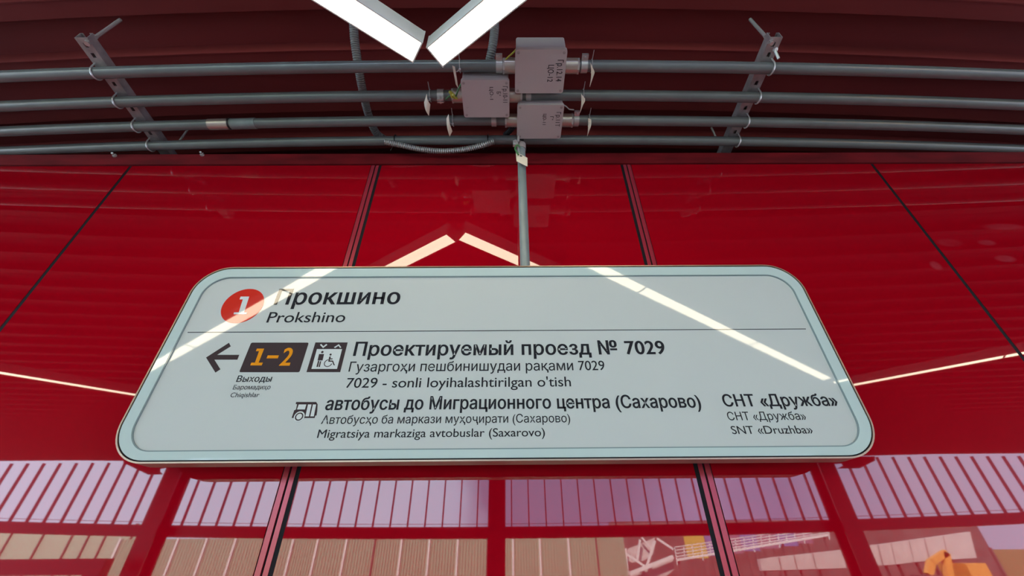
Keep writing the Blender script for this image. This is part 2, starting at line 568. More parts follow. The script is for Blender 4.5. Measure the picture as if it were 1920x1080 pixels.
# ------------------------------------------------------------------ strut brackets with U-clamps, threaded rod
def bracket(name_label, xa, xb, lean, hole_rot, bolt):
    # channel runs along Y from y=0.61 to 1.075; xa at near end, xb at far end (centre line); lean: side flange visible
    y0, y1 = 0.612, 1.078
    root = thing('strut_bracket', name_label, 'bracket', ((xa + xb) / 2, (y0 + y1) / 2, 1.380), 'strut brackets holding the conduits')
    def cx(y):
        return xa + (xb - xa) * (y - y0) / (y1 - y0)
    wd, zb, zt, t = 0.041, 1.3815, 1.413, 0.0025
    b = BM()
    # web with a row of slots: built as cells along the length
    slots = [0.634, 0.666, 0.761, 0.855, 0.955]
    cuts = []
    pos = y0
    def quad(xl0, xl1, ya, yb, zz0, zz1):
        v = []
        for z in (zz0, zz1):
            v += [b.verts.new((cx(ya) + xl0, ya, z)), b.verts.new((cx(ya) + xl1, ya, z)), b.verts.new((cx(yb) + xl1, yb, z)), b.verts.new((cx(yb) + xl0, yb, z))]
        for f in ((0, 1, 2, 3), (7, 6, 5, 4), (0, 4, 5, 1), (1, 5, 6, 2), (2, 6, 7, 3), (3, 7, 4, 0)):
            b.faces.new([v[i] for i in f])
    sl, sw = 0.0075, 0.0055
    for s in slots:
        quad(-wd / 2, wd / 2, pos, s - sl, zb, zb + t)
        quad(-wd / 2, -sw, s - sl, s + sl, zb, zb + t)
        quad(sw, wd / 2, s - sl, s + sl, zb, zb + t)
        pos = s + sl
    quad(-wd / 2, wd / 2, pos, y1, zb, zb + t)
    quad(-wd / 2, -wd / 2 + t, y0, y1, zb + t, zt)
    quad(wd / 2 - t, wd / 2, y0, y1, zb + t, zt)
    quad(-wd / 2 + t, -wd / 2 + 0.010, y0, y1, zt - t, zt)
    quad(wd / 2 - 0.010, wd / 2 - t, y0, y1, zt - t, zt)
    obj('channel', b, M['strut'], root)
    for i, py in enumerate(PY):
        x = cx(py) + lean * 0.014
        yy = py + bow_pipe(x)
        b = BM()
        pts = []
        R = PR + 0.0024
        pts.append((x, yy - R, zb + 0.012))
        for a in range(0, 181, 15):
            pts.append((x, yy - R * math.cos(math.radians(a)), ZP - R * math.sin(math.radians(a))))
        pts.append((x, yy + R, zb + 0.012))
        tube(b, pts, 0.0026, 8)
        obj('pipe_clamp', b, M['zinc'], root, smooth=True)
    # threaded rod up to the roof deck
    rx, ry = cx(y0 + 0.01) - lean * 0.012, y0 + 0.014
    b = BM()
    tube(b, [(rx, ry, zb - (0.012 if bolt else 0.002)), (rx - lean * 0.004, ry + 0.006, ZLO + 0.005)], 0.0056, 10)
    obj('threaded_rod', b, M['zinc'], root, smooth=True)
    b = BM()
    tube(b, [(rx, ry, zt), (rx, ry, zt + 0.008)], 0.009, 6)
    obj('nut', b, M['zinc'], root)
    b = BM()
    tube(b, [(rx, ry, zb - 0.008), (rx, ry, zb)], 0.009, 6)
    obj('nut', b, M['zinc'], root)
    if bolt:
        b = BM()
        bx = cx(0.64) + 0.012
        tube(b, [(bx, 0.650, zb), (bx + 0.002, 0.648, zb - 0.006)], 0.008, 6)
        tube(b, [(bx, 0.650, zb - 0.004), (bx + 0.010, 0.664, zb - 0.030)], 0.0045, 10)
        obj('bolt', b, M['zinc'], root)
    # far end hanger up to the deck, behind the pipes
    b = BM()
    tube(b, [(cx(y1 - 0.012), y1 - 0.012, zb + t), (cx(y1 - 0.012), y1 - 0.012, ZLO + 0.02)], 0.004, 8)
    obj('threaded_rod', b, M['zinc'], root, smooth=True)
    return root
bracket('perforated grey steel bracket across the conduits at left, rod leaning right', -1.352, -1.398, -1, 0, False)
bracket('perforated grey steel bracket across the conduits at right, protruding bolt', 0.858, 0.892, 1, 0, True)

# ------------------------------------------------------------------ junction boxes
def junction_box(label, R, zl, lines, depth, skew):
    x0, x1, y0, y1 = R
    cx, cy = (x0 + x1) / 2, (y0 + y1) / 2
    root = thing('junction_box', label, 'junction box', (cx, cy, zl), 'grey junction boxes on the conduits')
    def corner(bm, xa, xb, ya, yb, za, zb_, r):
        # rounded box in plan
        pl = rrect(xa, xb, ya, yb, r, 5)
        lo = [bm.verts.new((x, y, za)) for x, y in pl]
        hi = [bm.verts.new((x, y, zb_)) for x, y in pl]
        bm.faces.new(lo[::-1]); bm.faces.new(hi)
        for k in range(len(pl)):
            j = (k + 1) % len(pl)
            bm.faces.new((lo[k], lo[j], hi[j], hi[k]))
        return bm
    b = corner(BM(), x0 + 0.003, x1 - 0.003, y0 + 0.003, y1 - 0.003, zl + 0.016, zl + depth, 0.006)
    obj('body', b, M['box'], root, bevel=0.0015)
    b = corner(BM(), x0, x1, y0, y1, zl, zl + 0.015, 0.008)
    lid = obj('lid', b, M['lid'], root, bevel=0.002)
    for sx in (x0 + 0.0095, x1 - 0.0095):
        for sy in (y0 + 0.0095, y1 - 0.0095):
            b = BM()
            tube(b, [(sx, sy, zl + 0.003), (sx, sy, zl - 0.0008)], 0.0045, 14)
            obj('screw', b, M['strut'], lid)
    # moulded marks in the lower left corner
    for k in range(3):
        b = box(BM(), x0 + 0.010, x0 + 0.020, y1 - 0.026 - k * 0.006, y1 - 0.0245 - k * 0.006, zl - 0.0004, zl + 0.001)
    obj('moulded_mark', b, M['box'], lid)
    for s, fx, f0, f1, cap in lines:
        # marker writing turned a quarter turn: reads from the camera side towards the wall
        vs_, fs = glyphs(s, 0.012, 1.08)
        xa = min(p[0] for p in vs_); xb = max(p[0] for p in vs_)
        bm = BM()
        ya, yb = y0 + (y1 - y0) * f0, y0 + (y1 - y0) * f1
        kx = (yb - ya) / (xb - xa)
        xl = x0 + (x1 - x0) * fx
        qv = [bm.verts.new((xl + py * cap / cap_height() + random.uniform(-1, 1) * 0.0003, ya + (px - xa) * kx, zl - 0.0005)) for px, py in vs_]
        for f in fs:
            try:
                bm.faces.new([qv[i] for i in f])
            except ValueError:
                pass
        o = obj('marker_writing', bm, M['ink'], lid)
        o['label'] = 'black marker writing ' + s
    return root, lid
junction_box('large grey junction box marked 12-14, topmost of the three', B1, 1.312, [('Гр.12.14', 0.83, 0.22, 0.71, 0.018), ('ЦО-12', 0.655, 0.33, 0.72, 0.017)], 0.085, 0)
junction_box('grey junction box marked 10-11, left of the other two boxes', B2, 1.312, [('Гр.10-11', 0.865, 0.15, 0.58, 0.015), ('Б°', 0.735, 0.29, 0.40, 0.013), ('ЦО-1', 0.59, 0.17, 0.50, 0.011)], 0.075, 0)
junction_box('grey junction box marked 11, lowest of the three, above the sign pole', B3, 1.312, [('Гр.11Т', 0.85, 0.20, 0.62, 0.015), ('Г°', 0.72, 0.32, 0.43, 0.011), ('ЦО-11', 0.565, 0.25, 0.57, 0.011)], 0.075, 0)

# couplings and band clamps where the conduits meet the boxes
CG = 'nickel couplings between conduits and boxes'
def coupling(x0, x1, y, label, collar=None):
    b = BM()
    tube(b, pipe_pts(x0, x1, y, 3), PR + 0.006, 24)
    root = tag(obj('pipe_coupling', b, M['nickel'], smooth=True), label, 'coupling', CG)
    s = collar if collar else (1 if x1 > 0.1 else -1)
    e = x1 if s > 0 else x0
    b = BM()
    tube(b, pipe_pts(e, e + s * 0.006, y, 2), PR + 0.0075, 8)
    obj('lock_ring', b, M['zinc'], root)
    return root
def zx(px, py):
    return on_z(px, py, 1.345).x
coupling(zx(946, 128), B1[0] + 0.004, PY[0], 'bright metal coupling on the left side of the topmost box')
coupling(B1[1] - 0.004, zx(1083, 124), PY[0], 'bright metal coupling on the right side of the topmost box')
coupling(zx(850, 182), B2[0] + 0.004, PY[1], 'bright metal coupling on the left side of the middle box')
coupling(B2[1] - 0.004, zx(976, 180), PY[1], 'bright metal coupling on the right side of the middle box', 1)
coupling(zx(950, 225), B3[0] + 0.004, PY[2], 'bright metal coupling on the left side of the lowest box')
coupling(B3[1] - 0.004, zx(1072, 226), PY[2], 'bright metal coupling on the right side of the lowest box')
BG = 'earthing band clamps round the conduits'
def band(x, wdt, y, label, lug):
    b = BM()
    tube(b, pipe_pts(x - wdt / 2, x + wdt / 2, y, 2), PR + 0.0035, 24)
    root = tag(obj('band_clamp', b, M['zinc'], smooth=True), label, 'clamp', BG)
    yc = y + bow_pipe(x)
    if lug:
        b = BM()
        if lug == 'near':
            box(b, x - wdt / 2, x + wdt / 2, yc - PR - 0.020, yc - PR - 0.002, ZP + 0.001, ZP + 0.004)
            box(b, x - wdt / 2, x + wdt / 2, yc - PR - 0.020, yc - PR - 0.002, ZP - 0.006, ZP - 0.003)
            tube(b, [(x, yc - PR - 0.012, ZP - 0.011), (x, yc - PR - 0.012, ZP + 0.009)], 0.004, 6)
        elif lug == 'low':
            box(b, x - wdt / 2, x + wdt / 2, yc - 0.006, yc - 0.001, ZP - PR - 0.016, ZP - PR)
            box(b, x - wdt / 2, x + wdt / 2, yc + 0.003, yc + 0.007, ZP - PR - 0.016, ZP - PR)
            tube(b, [(x, yc - 0.010, ZP - PR - 0.009), (x, yc + 0.012, ZP - PR - 0.009)], 0.004, 6)
        obj('clamp_lug', b, M['zinc'], root)
    return root
band(zx(936, 127), 0.021, PY[0], 'shiny band clamp left of the topmost box coupling', 'near')
band(zx(1096, 124), 0.021, PY[0], 'shiny band clamp right of the topmost box coupling', 'near')
band(zx(826, 182), 0.022, PY[1], 'shiny two-screw band clamp left of the middle box', 'low')
band(zx(991, 180), 0.018, PY[1], 'shiny band clamp just under the topmost box', 'near')
band(zx(926, 228), 0.018, PY[2], 'shiny band clamp just under the middle box', 'near')
band(zx(1081, 226), 0.019, PY[2], 'shiny band clamp right of the lowest box', 'near')
# earthing wires
def wire_(name, pts, r, mt, label):
    return tag(obj(name, tube(BM(), pts, r, 8), mt, smooth=True), label, 'wire', 'earthing wires')
def zpt(px, py, z):
    return tuple(on_z(px, py, z))
wire_('earth_wire', [zpt(948, 112, 1.355), zpt(955, 105, 1.358), zpt(964, 97, 1.352), zpt(970, 90, 1.345)], 0.0028, M['yg'], 'short yellow-green wire beside the topmost box')
wire_('earth_wire', [zpt(836, 186, 1.338), zpt(848, 176, 1.325), zpt(855, 180, 1.320), zpt(860, 166, 1.325), zpt(867, 153, 1.33)], 0.0032, M['green'], 'green and yellow wire left of the middle box')
wire_('earth_wire', [zpt(843, 172, 1.330), zpt(850, 178, 1.318), zpt(856, 184, 1.322), zpt(848, 182, 1.322), zpt(845, 172, 1.322)], 0.005, M['yg'], 'curled yellow-green wire end left of the middle box')
wire_('earth_wire', [zpt(1056, 196, 1.345), zpt(1062, 200, 1.340), zpt(1067, 205, 1.338), zpt(1076, 206, 1.342)], 0.0022, M['tie'], 'thin wire from the lowest box to its clamp')

# ------------------------------------------------------------------ beige tags on cable ties
TG = 'beige tags tied to the conduits'
def cable_tag(label, quad_px, z, tie, depth=0.05):
    # quad corners measured on the photograph, lying at height z, hanging down a little at the far end
    pts = [on_z(px, py, z - dz) for (px, py, dz) in quad_px]
    c = sum(pts, Vector()) / 4
    root = thing('cable_tag', label, 'tag', c, TG)
    n = (pts[1] - pts[0]).cross(pts[3] - pts[0]).normalized()
    if n.y > 0:
        n = -n
    b = BM()
    # slightly curved plate: subdivide along its length
    N = 6
    rows = []
    for i in range(N + 1):
        t = i / N
        a = pts[0].lerp(pts[3], t) + n * 0.006 * math.sin(math.pi * t)
        d = pts[1].lerp(pts[2], t) + n * 0.006 * math.sin(math.pi * t)
        rows.append([b.verts.new(a), b.verts.new(d), b.verts.new(d - n * 0.0014), b.verts.new(a - n * 0.0014)])
    for r0, r1 in zip(rows, rows[1:]):
        for k in range(4):
            b.faces.new((r0[k], r0[(k + 1) % 4], r1[(k + 1) % 4], r1[k]))
    b.faces.new(rows[0]); b.faces.new(rows[-1][::-1])
    obj('plate', b, M['tag'], root)
    x, y = tie
    yc = y + bow_pipe(x)
    b = BM()
    R = PR + 0.0016
    tube(b, [(x, yc + R * math.cos(a * math.pi / 12), ZP + R * math.sin(a * math.pi / 12)) for a in range(25)], 0.0013, 8)
    rod(b, (x, yc - R, ZP), (x, yc - R - 0.032, ZP - 0.004), 0.0012, 8)
    # loop from the tie down to the plate
    top = (pts[0] + pts[1]) / 2 * 0.72 + (pts[2] + pts[3]) / 2 * 0.28
    lo = V(x, yc, ZP - R)
    tube(b, [lo, (lo + top) / 2 + V(0, 0, -0.006), top], 0.0014, 8)
    tube(b, [lo + V(0, 0, 0.002), lo + V(0, 0, -0.007)], 0.0036, 8)
    obj('cable_tie', b, M['tie'], root, smooth=True)
    return root
def tq(a, b, c, d, z=1.332):
    return [(*a, 0.0), (*b, 0.0), (*c, 0.018), (*d, 0.018)]
cable_tag('curled beige tag left of the topmost box, above the middle box', tq((848, 123), (853, 125), (859.5, 166), (854.5, 158)), 1.332, (zx(862, 127), PY[0]), 0)
cable_tag('beige tag hanging left of the two-screw band clamp', tq((795, 192), (800, 176), (806.5, 196), (804, 217)), 1.332, (zx(806, 182), PY[1]), 0)
cable_tag('beige tag on the third conduit, below and left of the middle box', tq((837, 222), (841, 214), (848, 246), (843, 256)), 1.332, (zx(849, 229), PY[2]), 0)
cable_tag('beige tag right of the topmost box', tq((1107.5, 118), (1112, 129), (1113.5, 140), (1106, 163)), 1.332, (zx(1110, 126), PY[0]), 0)
cable_tag('beige tag on the second conduit, right of the boxes', tq((1090, 176), (1097, 185), (1093, 195), (1087.5, 212)), 1.332, (zx(1094, 181), PY[1]), 0)
cable_tag('beige tag right of the lowest box', tq((1103, 222), (1108.5, 224), (1107, 240), (1101, 256)), 1.332, (zx(1105, 228), PY[2]), 0)

# ------------------------------------------------------------------ flexible conduits behind
def smooth_path(pts, n=10):
    P = [Vector(p) for p in pts]
    P = [P[0] * 2 - P[1]] + P + [P[-1] * 2 - P[-2]]
    o = []
    for i in range(1, len(P) - 2):
        for k in range(n):
            t = k / n
            a, b_, c, d = P[i - 1], P[i], P[i + 1], P[i + 2]
            o.append(0.5 * (2 * b_ + (c - a) * t + (2 * a - 5 * b_ + 4 * c - d) * t * t + (3 * b_ - a - 3 * c + d) * t ** 3))
    o.append(P[-2])
    return o
def ribbed(bm, pts, r, amp, step):
    path = smooth_path(pts, 40)
    L_ = [0]
    for a, b_ in zip(path, path[1:]):
        L_.append(L_[-1] + (b_ - a).length)
    out_, rs = [], []
    n = int(L_[-1] / step) * 4
    j = 0
    for i in range(n + 1):
        s = L_[-1] * i / n
        while j < len(L_) - 2 and L_[j + 1] < s:
            j += 1
        t = (s - L_[j]) / max(1e-9, L_[j + 1] - L_[j])
        out_.append(path[j].lerp(path[j + 1], t))
        rs.append(r + amp * (1, 0.3, -1, 0.3)[i % 4])
    return tube(bm, out_, rs, 16)
fx = [tuple(on_z(662, 30, 1.545)), tuple(on_z(665, 75, 1.50)), tuple(on_z(671, 118, 1.46)), tuple(on_z(679, 165, 1.44)), tuple(on_z(690, 212, 1.43)), tuple(on_z(704, 247, 1.42)), tuple(on_z(722, 262, 1.42))]
tag(obj('flexible_conduit', ribbed(BM(), fx, 0.0145, 0.0008, 0.007), M['flex'], smooth=True), 'grey flexible conduit dropping behind the pipes, below the left lamp', 'conduit', 'flexible conduits behind the pipes')
fx = [tuple(on_z(928, 20, 1.545)), tuple(on_z(927, 60, 1.49)), tuple(on_z(922, 95, 1.45)), tuple(on_z(914, 132, 1.43)), tuple(on_z(908, 165, 1.42)), tuple(on_z(905, 190, 1.42))]
tag(obj('flexible_conduit', ribbed(BM(), fx, 0.0145, 0.0008, 0.007), M['flex'], smooth=True), 'grey flexible conduit rising beside the right lamp, left of the topmost box', 'conduit', 'flexible conduits behind the pipes')
fx = [tuple(on_z(722, 266, 1.335)), tuple(on_z(755, 273, 1.325)), tuple(on_z(790, 280, 1.318)), tuple(on_z(830, 283, 1.314)), tuple(on_z(870, 280, 1.318)), tuple(on_z(905, 272, 1.325)), tuple(on_z(925, 266, 1.34))]
fc = tag(obj('ribbed_conduit', ribbed(BM(), fx, 0.0090, 0.0021, 0.0075), M['flexmetal'], smooth=True), 'shiny ribbed metal conduit sagging below the fourth pipe, left of the pole', 'conduit')
def tie_loop(px, py, label):
    x = on_z(px, py, ZP).x
    yc = PY[3] + bow_pipe(x)
    b = BM()
    R = PR + 0.002
    tube(b, [(x, yc + R * math.cos(a * math.pi / 12), ZP - 0.002 + (R + 0.004) * math.sin(a * math.pi / 12)) for a in range(25)], 0.002, 8)
    rod(b, (x, yc - 0.002, ZP - R - 0.004), (x - 0.02, yc + 0.02, ZP - R - 0.014), 0.0012, 8)
    tag(obj('zip_tie', b, M['black'], smooth=True), label, 'zip tie', 'black zip ties on the fourth pipe')
tie_loop(742, 264, 'black zip tie at the left end of the ribbed metal conduit')
tie_loop(915, 263, 'black zip tie at the right end of the ribbed metal conduit')
fx = [tuple(on_z(947, 253, 1.40)), tuple(on_z(955, 246, 1.395)), tuple(on_z(962, 238, 1.39)), tuple(on_z(972, 230, 1.39))]
tag(obj('flexible_conduit', ribbed(BM(), fx, 0.010, 0.0012, 0.006), M['black'], smooth=True), 'short black ribbed conduit entering behind the lowest box', 'conduit')
tag(obj('steel_rod', rod(BM(), on_z(342, 257, 1.45), on_z(354, 240, 1.545), 0.004), M['zinc'], smooth=True), 'short bare steel rod above the fourth pipe, right of the left bracket', 'rod')
# hex bolts on the red angle
def bolt_on_angle(px, py, label):
    p = on_y(px, py, D + 0.004)
    root = tag(obj('hex_bolt', tube(BM(), [p + V(0, 0.002, 0), p + V(0, -0.006, 0)], 0.008, 6), M['zinc']), label, 'bolt', 'bolts on the red angle above the wall')
    obj('shank', tube(BM(), [p + V(0, -0.006, 0), p + V(0.004, -0.018, -0.004)], 0.004, 10), M['zinc'], root, smooth=True)
bolt_on_angle(216, 293, 'small bright bolt on the red angle, left of the left bracket')
bolt_on_angle(380, 291, 'small bright bolt on the red angle, right of the left bracket')

# ------------------------------------------------------------------ linear lamps in a zigzag
ZL = 1.261
LW, LH = 0.070, 0.068
LG = 'linear lamps hung end to end in a zigzag'
def lamp(a, d, ln, label, hang):
    d = Vector((d[0], d[1], 0)).normalized()
    s = V(-d.y, d.x, 0)
    c = a + d * ln / 2
    root = thing('linear_lamp', label, 'lamp', (c.x, c.y, ZL), LG)
    def bar(t0, t1, w0, w1, z0, z1, bm):
        q = []
        for t in (t0, t1):
            for w_ in (w0, w1):
                for z in (z0, z1):
                    q.append(bm.verts.new(a + d * t + s * w_ + V(0, 0, z)))
        for f in ((0, 1, 3, 2), (4, 6, 7, 5), (0, 4, 5, 1), (2, 3, 7, 6), (0, 2, 6, 4), (1, 5, 7, 3)):
            bm.faces.new([q[i] for i in f])
        return bm
    h = LW / 2
    b = BM()
    bar(0.004, ln - 0.004, -h, h, ZL + 0.008, ZL + LH, b)
    bar(0.004, ln - 0.004, -h, -h + 0.0035, ZL - 0.001, ZL + 0.008, b)
    bar(0.004, ln - 0.004, h - 0.0035, h, ZL - 0.001, ZL + 0.008, b)
    obj('housing', b, M['alu'], root)
    obj('diffuser', bar(0.005, ln - 0.005, -h + 0.004, h - 0.004, ZL, ZL + 0.007, BM()), M['glow'], root)
    for t0, t1 in ((0, 0.004), (ln - 0.004, ln)):
        obj('end_cap', bar(t0, t1, -h - 0.001, h + 0.001, ZL - 0.0015, ZL + LH + 0.001, BM()), M['alu'], root)
    for t in hang:
        p = a + d * t
        obj('suspension_wire', rod(BM(), p + V(0, 0, ZL + LH - 0.002), p + V(0, 0, ZLO - 0.0035), 0.0015, 8), M['wire'], root, smooth=True)
    return root
def arm(a, b, n, labels):
    a, b = V(*a, 0), V(*b, 0)
    d = (b - a).normalized()
    seg = (b - a).length / n
    for i in range(n):
        lamp(a + d * (seg * i), d, seg - 0.006, labels[i], (0.35, seg - 0.3))
# the arm tips are the centre line ends; the left lamp reaches the corner, the right one butts against it
arm((-0.2225, 0.6150), (2.690, -1.442), 3, ['glowing linear lamp at top, right arm of the V, tip nearest the boxes', 'second lamp out on the right arm, seen reflected in the sign', 'outermost lamp of the right arm, seen reflected at the sign corner'])
arm((-0.2700, 0.6017), (-3.20, -1.417), 3, ['glowing linear lamp at top, left arm of the V', 'second lamp out on the left arm, seen reflected across the red disc', 'outermost lamp of the left arm, seen reflected at the left sign edge'])
arm((2.79, -1.52), (5.67, 0.72), 3, ['lamp of the right back arm, seen reflected in the wall right of the sign', 'lamp of the right back arm, seen reflected at the far right of the wall', 'last lamp of the right back arm, towards the wall'])
arm((-3.32, -1.50), (-6.15, 0.72), 3, ['lamp of the left back arm, seen reflected in the wall left of the sign', 'lamp of the left back arm, seen reflected at the far left of the wall', 'last lamp of the left back arm, towards the wall'])

# ------------------------------------------------------------------ the hanging sign
YS = 0.900
SX0, SX1, SZ0, SZ1, SR = -0.8552, 0.8003, 0.1755, 0.6878, 0.086
sign = thing('direction_sign', 'large rounded pale grey metro direction sign hanging before the red wall', 'sign', ((SX0 + SX1) / 2, YS + 0.02, SZ0))
def inset(dx):
    return rrect(SX0 + dx, SX1 - dx, SZ0 + dx, SZ1 - dx, SR - dx, 14)
b = ring_y(BM(), inset(0), inset(0.0032), YS, YS + 0.042)
obj('frame', b, M['champagne'], sign, smooth=True)
b = ring_y(BM(), inset(0.0032), inset(0.0062), YS + 0.003, YS + 0.03)
obj('gasket', b, M['seal'], sign, smooth=True)
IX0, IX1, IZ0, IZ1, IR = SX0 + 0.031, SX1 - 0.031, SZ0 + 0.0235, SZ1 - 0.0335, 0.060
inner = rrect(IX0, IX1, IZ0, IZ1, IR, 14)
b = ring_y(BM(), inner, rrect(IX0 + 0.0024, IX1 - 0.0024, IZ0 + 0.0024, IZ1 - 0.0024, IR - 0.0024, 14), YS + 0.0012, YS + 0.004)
obj('recess_shade_ring', b, M['recess_shade'], sign, smooth=True)  # thin dark ring standing in for the recess shadow along the border's inner edge
b = ring_y(BM(), inset(0.0062), inner, YS + 0.0005, YS + 0.004)
obj('border', b, M['border'], sign, smooth=True, bevel=0.0006)
b = prism_y(BM(), rrect(SX0 + 0.0062, SX1 - 0.0062, SZ0 + 0.0062, SZ1 - 0.0062, SR - 0.0062, 14), YS + 0.004, YS + 0.007)
face = obj('message_panel', b, M['face'], sign)
b = prism_y(BM(), inset(0.0035), YS + 0.031, YS + 0.041)
obj('back_panel', b, M['alu'], sign)
YF = YS + 0.0036             # printed matter sits on the message panel
def sp(px, py):
    p = on_y(px, py, YF)
    return (p.x, p.z)
def text_on_sign(name, s, l, r, top, mt=None, offset=0.0, spacing=1.0, y=YF, bot=None):
    (x0, z0), (x1, z1) = sp(*l), sp(*r)
    z = (z0 + z1) / 2
    # capital height from the photograph rows 'top' to baseline at the left end
    cap = sp(l[0], top)[1] - z0
    o = obj(name, text_bm(s, x0, x1, z, cap, y, offset, spacing), mt or M['text'], face)
    o['label'] = 'lettering ' + s if len(s) < 60 else 'lettering'
    return o
BO = 0.025
text_on_sign('station_name', 'Прокшино', (513, 570.5), (748.5, 570), 543.5, offset=BO, spacing=1.06)
text_on_sign('station_name', 'Prokshino', (499, 604.5), (645.5, 604), 585.2, offset=0.006, spacing=1.0)
text_on_sign('destination_name', 'Проектируемый проезд № 7029', (661.5, 667.3), (1249, 663.3), 643.0, offset=BO, spacing=1.04)
text_on_sign('destination_name', 'Гузаргоҳи пешбинишудаи рақами 7029', (653, 697), (1134.5, 693.7), 679.5, offset=0.006, spacing=1.0)
text_on_sign('destination_name', "7029 - sonli loyihalashtirilgan o'tish", (647.5, 727), (1071, 724.5), 708.8, offset=0.006, spacing=1.0)
text_on_sign('destination_name', 'автобусы до Миграционного центра (Сахарово)', (608.5, 768.6), (1316, 764), 745.8, offset=BO, spacing=1.03)
text_on_sign('destination_name', 'Автобусҳо ба маркази муҳоҷирати (Сахарово)', (601.5, 794.8), (1069.5, 791.8), 779.5, offset=0.006)
text_on_sign('destination_name', 'Migratsiya markaziga avtobuslar (Saxarovo)', (594, 821), (1022, 818), 805.5, offset=0.006)
text_on_sign('destination_name', 'СНТ «Дружба»', (1358, 762), (1573.5, 760.5), 740.8, offset=BO, spacing=1.03)
text_on_sign('destination_name', 'СНТ «Дружба»', (1366, 788), (1513, 787), 773.2, offset=0.006)
text_on_sign('destination_name', 'SNT «Druzhba»', (1373.5, 813.8), (1525.5, 812.5), 799, offset=0.006)
text_on_sign('exit_name', 'Выходы', (442.3, 715.8), (508, 715.6), 704.8, offset=0.018, spacing=1.02)
text_on_sign('exit_name', 'Баромадиҳо', (436, 730.2), (506, 730), 722.2, offset=0.006)
text_on_sign('exit_name', 'Chiqishlar', (431, 744.7), (485, 744.5), 736.2, offset=0.006)
# dividing line
(xa, za), (xb, zb_) = sp(352, 623), sp(1511, 617)
obj('dividing_line', box(BM(), xa, xb, YF - 0.0003, YF + 0.001, (za + zb_) / 2 - 0.0009, (za + zb_) / 2 + 0.0009), M['text'], face)
def shape(name, pts, mt, y=YF, parent=None, zsnap=None):
    q = [sp(*p) for p in pts]
    return obj(name, prism_y(BM(), q, y, y + 0.0008), mt, parent or face)
# red disc with its numeral
cx_, cz_ = sp(455, 573)
rd = (sp(495, 573)[0] - sp(415.3, 573)[0]) / 2 * 0.955
disc = obj('line_disc', prism_y(BM(), circ(cx_, cz_, rd, 56), YF, YF + 0.0008), M['disc'], face)
def scl(k):
    return (380 + k[0] / 6.4, 620 + k[1] / 6.4)
n1 = [(1508, 397), (1604, 397), (1546, 574), (1580, 574), (1574, 596), (1428, 596), (1434, 574), (1487, 574), (1533, 428), (1497, 428)]
obj('line_number', prism_y(BM(), [sp(200 + x / 6, 490 + y / 6) for x, y in n1], YF - 0.0004, YF + 0.0004), M['white'], disc)
# exit numbers on a dark field
shape('arrow', [scl(k) for k in [(40, 322), (315, 145), (337, 187), (172, 290), (438, 290), (416, 348), (140, 348), (212, 463), (152, 502)]], M['brown'])
q = [sp(*scl(k)) for k in [(582, 143), (1273, 143), (1161, 498), (437, 498)]]
def round_poly(poly, r, n=5):
    o = []
    N = len(poly)
    for i in range(N):
        p0, p1, p2 = Vector(poly[i - 1]), Vector(poly[i]), Vector(poly[(i + 1) % N])
        a = p1 + (p0 - p1).normalized() * r
        c = p1 + (p2 - p1).normalized() * r
        for k in range(n + 1):
            t = k / n
            o.append(tuple(a * (1 - t) ** 2 + p1 * 2 * t * (1 - t) + c * t * t))
    return o
ef = obj('exit_field', prism_y(BM(), round_poly(q, 0.004), YF, YF + 0.0008), M['brown'], face)
one = [(652, 216), (738, 216), (672, 384), (722, 384), (708, 417), (572, 417), (586, 384), (628, 384), (678, 246), (640, 246)]
obj('exit_number', prism_y(BM(), [sp(*scl(k)) for k in one], YF - 0.0004, YF + 0.0004), M['orange'], ef)
obj('exit_dash', prism_y(BM(), [sp(*scl(k)) for k in [(782, 297), (915, 297), (902, 333), (767, 333)]], YF - 0.0004, YF + 0.0004), M['orange'], ef)
zt_, zb2 = sp(*scl((1040, 212)))[1], sp(*scl((1000, 417)))[1]
o = obj('exit_number', text_bm('2', sp(*scl((917, 417)))[0], sp(*scl((1105, 260)))[0] - 0.002, zb2, zt_ - zb2, YF - 0.0004, 0.024), M['orange'], ef)
# the figure 2 stands upright on the sign: the photograph's slant is perspective only
# lift symbol
lf = shape('lift_field', [scl(k) for k in [(1353, 141), (1740, 141), (1650, 497), (1245, 497)]], M['brown'])
y2, y3 = YF - 0.0004, YF - 0.0008
def lp(name, pts, mt, y):
    return obj(name, prism_y(BM(), [sp(*scl(k)) for k in pts], y, y + 0.0008), mt, lf)
lp('lift_window', [(1372, 222), (1673, 222), (1612, 459), (1306, 459)], M['white'], y2)
lp('chevron', [(1408, 170), (1424, 160), (1449, 188), (1483, 160), (1497, 170), (1445, 209)], M['white'], y2)
lp('chevron', [(1575, 200), (1590, 208), (1629, 182), (1650, 208), (1664, 200), (1635, 163)], M['white'], y2)
b = BM()
def addp(pts, y=y3):
    prism_y(b, [sp(*scl(k)) for k in pts], y, y + 0.0008)
c1 = sp(*scl((1437, 258)))
prism_y(b, circ(*c1, 0.0030, 20), y3, y3 + 0.0008)
addp([(1398, 282), (1458, 282), (1440, 358), (1380, 358)])
addp([(1386, 362), (1402, 362), (1384, 436), (1366, 436)])
addp([(1408, 374), (1424, 362), (1408, 436), (1392, 436)])
obj('standing_figure', b, M['brown'], lf)
b = BM()
c2 = sp(*scl((1536, 288)))
prism_y(b, circ(*c2, 0.0026, 20), y3, y3 + 0.0008)
addp([(1520, 312), (1540, 312), (1534, 334), (1562, 334), (1558, 346), (1530, 346), (1526, 360), (1566, 360), (1582, 404), (1590, 412), (1580, 418), (1570, 412), (1556, 374), (1508, 374)])
c3 = sp(*scl((1507, 390)))
oo, ii = circ(*c3, 0.0098, 28, 100, 350), circ(*c3, 0.0080, 28, 100, 350)
prism_y(b, oo + ii[::-1], y3, y3 + 0.0008)
obj('wheelchair_figure', b, M['brown'], lf)
